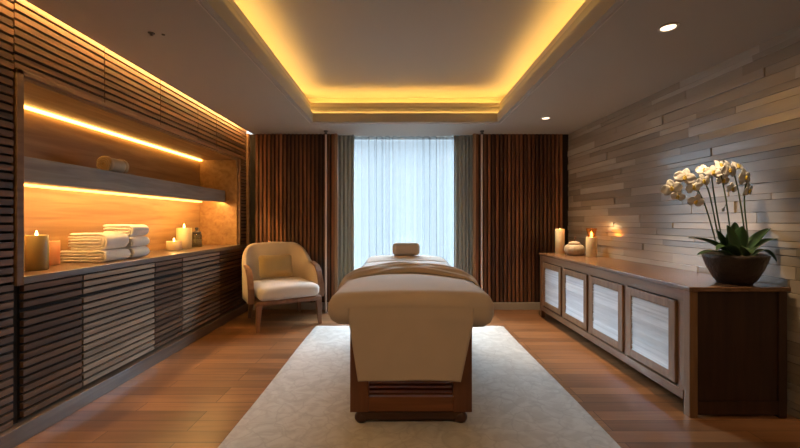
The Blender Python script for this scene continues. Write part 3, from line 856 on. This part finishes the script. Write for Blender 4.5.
stem([P(742, 196, .03), P(745, 190, .02), P(749, 186, .01)], .003)
def flower(c_, D, face, roll_):
    c_ = Vector(c_); f_ = Vector(face).normalized()
    q = f_.to_track_quat('Z', 'Y').to_matrix().to_4x4() @ Matrix.Rotation(roll_, 4, 'Z')
    Mx = Matrix.Translation(c_) @ q
    mb = MB()
    def petal(ang, L, Wd, cup, z0):
        def fn(u, v):
            s = (u-.5)*2; t = v
            w_ = Wd*math.sin(PI*min(.97, t*.88+.10))**.6
            x = s*w_; y = .006+L*t
            z = z0+cup*(t**2)*L - .25*cup*abs(s)**2*w_ + .003*math.sin(6*t+4*s)
            ca, sa = math.cos(ang), math.sin(ang)
            return (x*ca-y*sa, x*sa+y*ca, z)
        mb.grid(7, 8, fn)
    R = D/2
    for a in (PI/2+.10, -PI/2-.10): petal(a, R, R*.62, -.12, .003)      # two broad petals
    for a in (0, 2.25, -2.25): petal(a, R*.95, R*.40, -.18, -.002)      # three sepals
    mb.xform(Mx)
    fl = mk('flower', mb, 'petal', orch, smooth=True, solid=.0015, fix=False)
    lb = MB().rbox(-.010, .010, -.022, .004, 0, .014, .006, 4)
    lb.rbox(-.005, .005, -.004, .010, .004, .016, .004, 4)
    lb.xform(Mx); lp = mk('lip', lb, 'petal_yellow', fl, smooth=True); lp['label'] = 'yellow lip'
fls = [(671.5,188,-.07,.105,(-.5,-1,-.05)), (685,177,-.07,.11,(-.3,-1,.1)), (693,187,-.06,.085,(0,-1,0)), (703,181,-.03,.09,(.1,-1,0)),
       (720,165,0,.08,(.2,-1,.5)), (713,172,-.03,.09,(-.2,-1,.2)), (729,170,-.04,.12,(.3,-1,.1)), (745,177,.0,.115,(.4,-1,0)),
       (748.5,190,.01,.09,(.5,-1,-.2)), (732,188,.05,.07,(.2,-1,-.1)), (696,201,-.04,.085,(-.3,-1,-.4)), (704,170,.01,.085,(-.3,-1,.5)),
       (737,166,.02,.08,(.2,-1,.6)), (678,196,-.03,.07,(-.6,-1,-.4)), (723,180,.02,.075,(0,-1,-.2))]
for i, (u, v, dy, D, fc) in enumerate(fls): flower(P(u, v, dy), D*1.12, fc, random.uniform(-.35, .35))
for (u, v) in ((723, 210), (748, 186)):
    p = P(u, v, .02); mk('bud', MB().lathe([(.001, -.012), (.007, -.006), (.009, .002), (.005, .012), (.001, .016)], p, 10), 'petal', orch, smooth=True)
stem([P(727, 200, .03), P(726, 206, .02), P(723, 210, .02)], .0025)
stem([P(699, 184, -.03), P(698, 192, -.04), P(696, 198, -.03)], .003)

# ------------------------------------------------------------------ ceiling fittings
def downlight(x, y, label, aim=None, power=60, size=1.2):
    t = thing('downlight', label, 'ceiling light', (x, y, H), 'recessed downlights')
    mk('trim_ring', MB().lathe([(.062, 0), (.062, -.006), (.050, -.008), (.046, -.004), (.046, 0)], (x, y, H), 32), 'trim_paint', t, smooth=False)
    mk('lens', MB().lathe([(.001, -.002), (.044, -.002), (.044, -.0045), (.001, -.0045)], (x, y, H), 32, cap=False), 'lamp_lens', t)
    ld = bpy.data.lights.new('downlight_beam', 'SPOT'); ld.energy = power; ld.spot_size = size; ld.spot_blend = .8
    ld.color = (1, .70, .40); ld.shadow_soft_size = .04
    lo = bpy.data.objects.new('downlight_beam', ld); C.objects.link(lo); lo.parent = t; lo.location = (0, 0, -.03)
    if aim: lo.rotation_euler = (Vector(aim)-Vector((x, y, H-.03))).to_track_quat('-Z', 'Y').to_euler()
downlight(1.81, 2.53, 'round lit downlight in the ceiling above the orchid end of the sideboard', (2.33, 3.10, .90), 60, .95)
downlight(1.85, 4.76, 'round lit downlight in the ceiling above the far candles', (1.80, 4.55, 0), 130, 1.1)
for x, y, lab in ((1.83, .35, 'added unseen fill downlight over the right side, nearest the camera end of the room'), (-1.72, .35, 'added unseen fill downlight over the left side of the camera end'),
                  (.07, -.5, 'added unseen fill downlight in the middle of the camera end of the room')):
    downlight(x, y, lab, (x*.8, y+1.2, 0), 18, 2.0)  # downlights added out of view to give the room warm fill light
t = thing('sprinkler_head', 'tiny dark sprinkler fitting in the ceiling near the slatted left wall', 'sprinkler', (-1.73, 2.61, H))
mk('sprinkler_body', MB().lathe([(.022, 0), (.020, -.004), (.007, -.007), (.006, -.014), (.012, -.016), (.002, -.018)], (-1.73, 2.61, H), 20), 'dark_metal', t)
mk('cover_cap', MB().lathe([(.012, 0), (.010, -.005), (.002, -.006)], (-1.66, 2.63, H), 20), 'dark_metal', t)

# candle glow
def glow(x, y, z, e, r=.012):
    ld = bpy.data.lights.new('candle_glow', 'POINT'); ld.energy = e; ld.color = (1, .58, .22); ld.shadow_soft_size = r
    lo = bpy.data.objects.new('candle_glow', ld); C.objects.link(lo); lo.location = (x, y, z)
glow(-2.52, 2.60, CT+.27, .5); glow(-2.64, 4.38, CT+.14, .35); glow(-2.66, 4.62, CT+.30, .5)
glow(2.17, 5.09, ST+.37, .5, .04); glow(2.40, 4.70, ST+.30, .35, .05)

# ------------------------------------------------------------------ daylight
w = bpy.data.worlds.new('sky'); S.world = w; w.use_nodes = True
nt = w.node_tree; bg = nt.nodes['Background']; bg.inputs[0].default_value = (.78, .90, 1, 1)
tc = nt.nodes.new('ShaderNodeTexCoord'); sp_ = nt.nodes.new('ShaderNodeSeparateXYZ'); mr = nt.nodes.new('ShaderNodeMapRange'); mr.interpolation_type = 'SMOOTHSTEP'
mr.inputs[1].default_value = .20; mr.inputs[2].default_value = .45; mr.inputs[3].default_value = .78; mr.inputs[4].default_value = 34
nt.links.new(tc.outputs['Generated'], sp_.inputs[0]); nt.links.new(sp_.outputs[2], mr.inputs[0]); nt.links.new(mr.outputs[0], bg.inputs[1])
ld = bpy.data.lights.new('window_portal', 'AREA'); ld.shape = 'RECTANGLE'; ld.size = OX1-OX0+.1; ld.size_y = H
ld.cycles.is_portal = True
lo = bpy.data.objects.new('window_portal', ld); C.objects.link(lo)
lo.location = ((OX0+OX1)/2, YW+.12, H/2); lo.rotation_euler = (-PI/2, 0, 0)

# ------------------------------------------------------------------ camera
cd = bpy.data.cameras.new('camera'); cam = bpy.data.objects.new('camera', cd); C.objects.link(cam)
cam.location = (0, 0, EYE); cam.rotation_euler = (PI/2, 0, 0)
cd.sensor_width = 36; cd.lens = 36*F/800; cd.shift_y = -3/800; cd.clip_start = .05
S.camera = cam
vs = S.view_settings
S.display_settings.display_device = 'sRGB'
vs.view_transform = 'Standard'; vs.look = 'None'; vs.gamma = 1; vs.use_curve_mapping = False; vs.exposure = .95
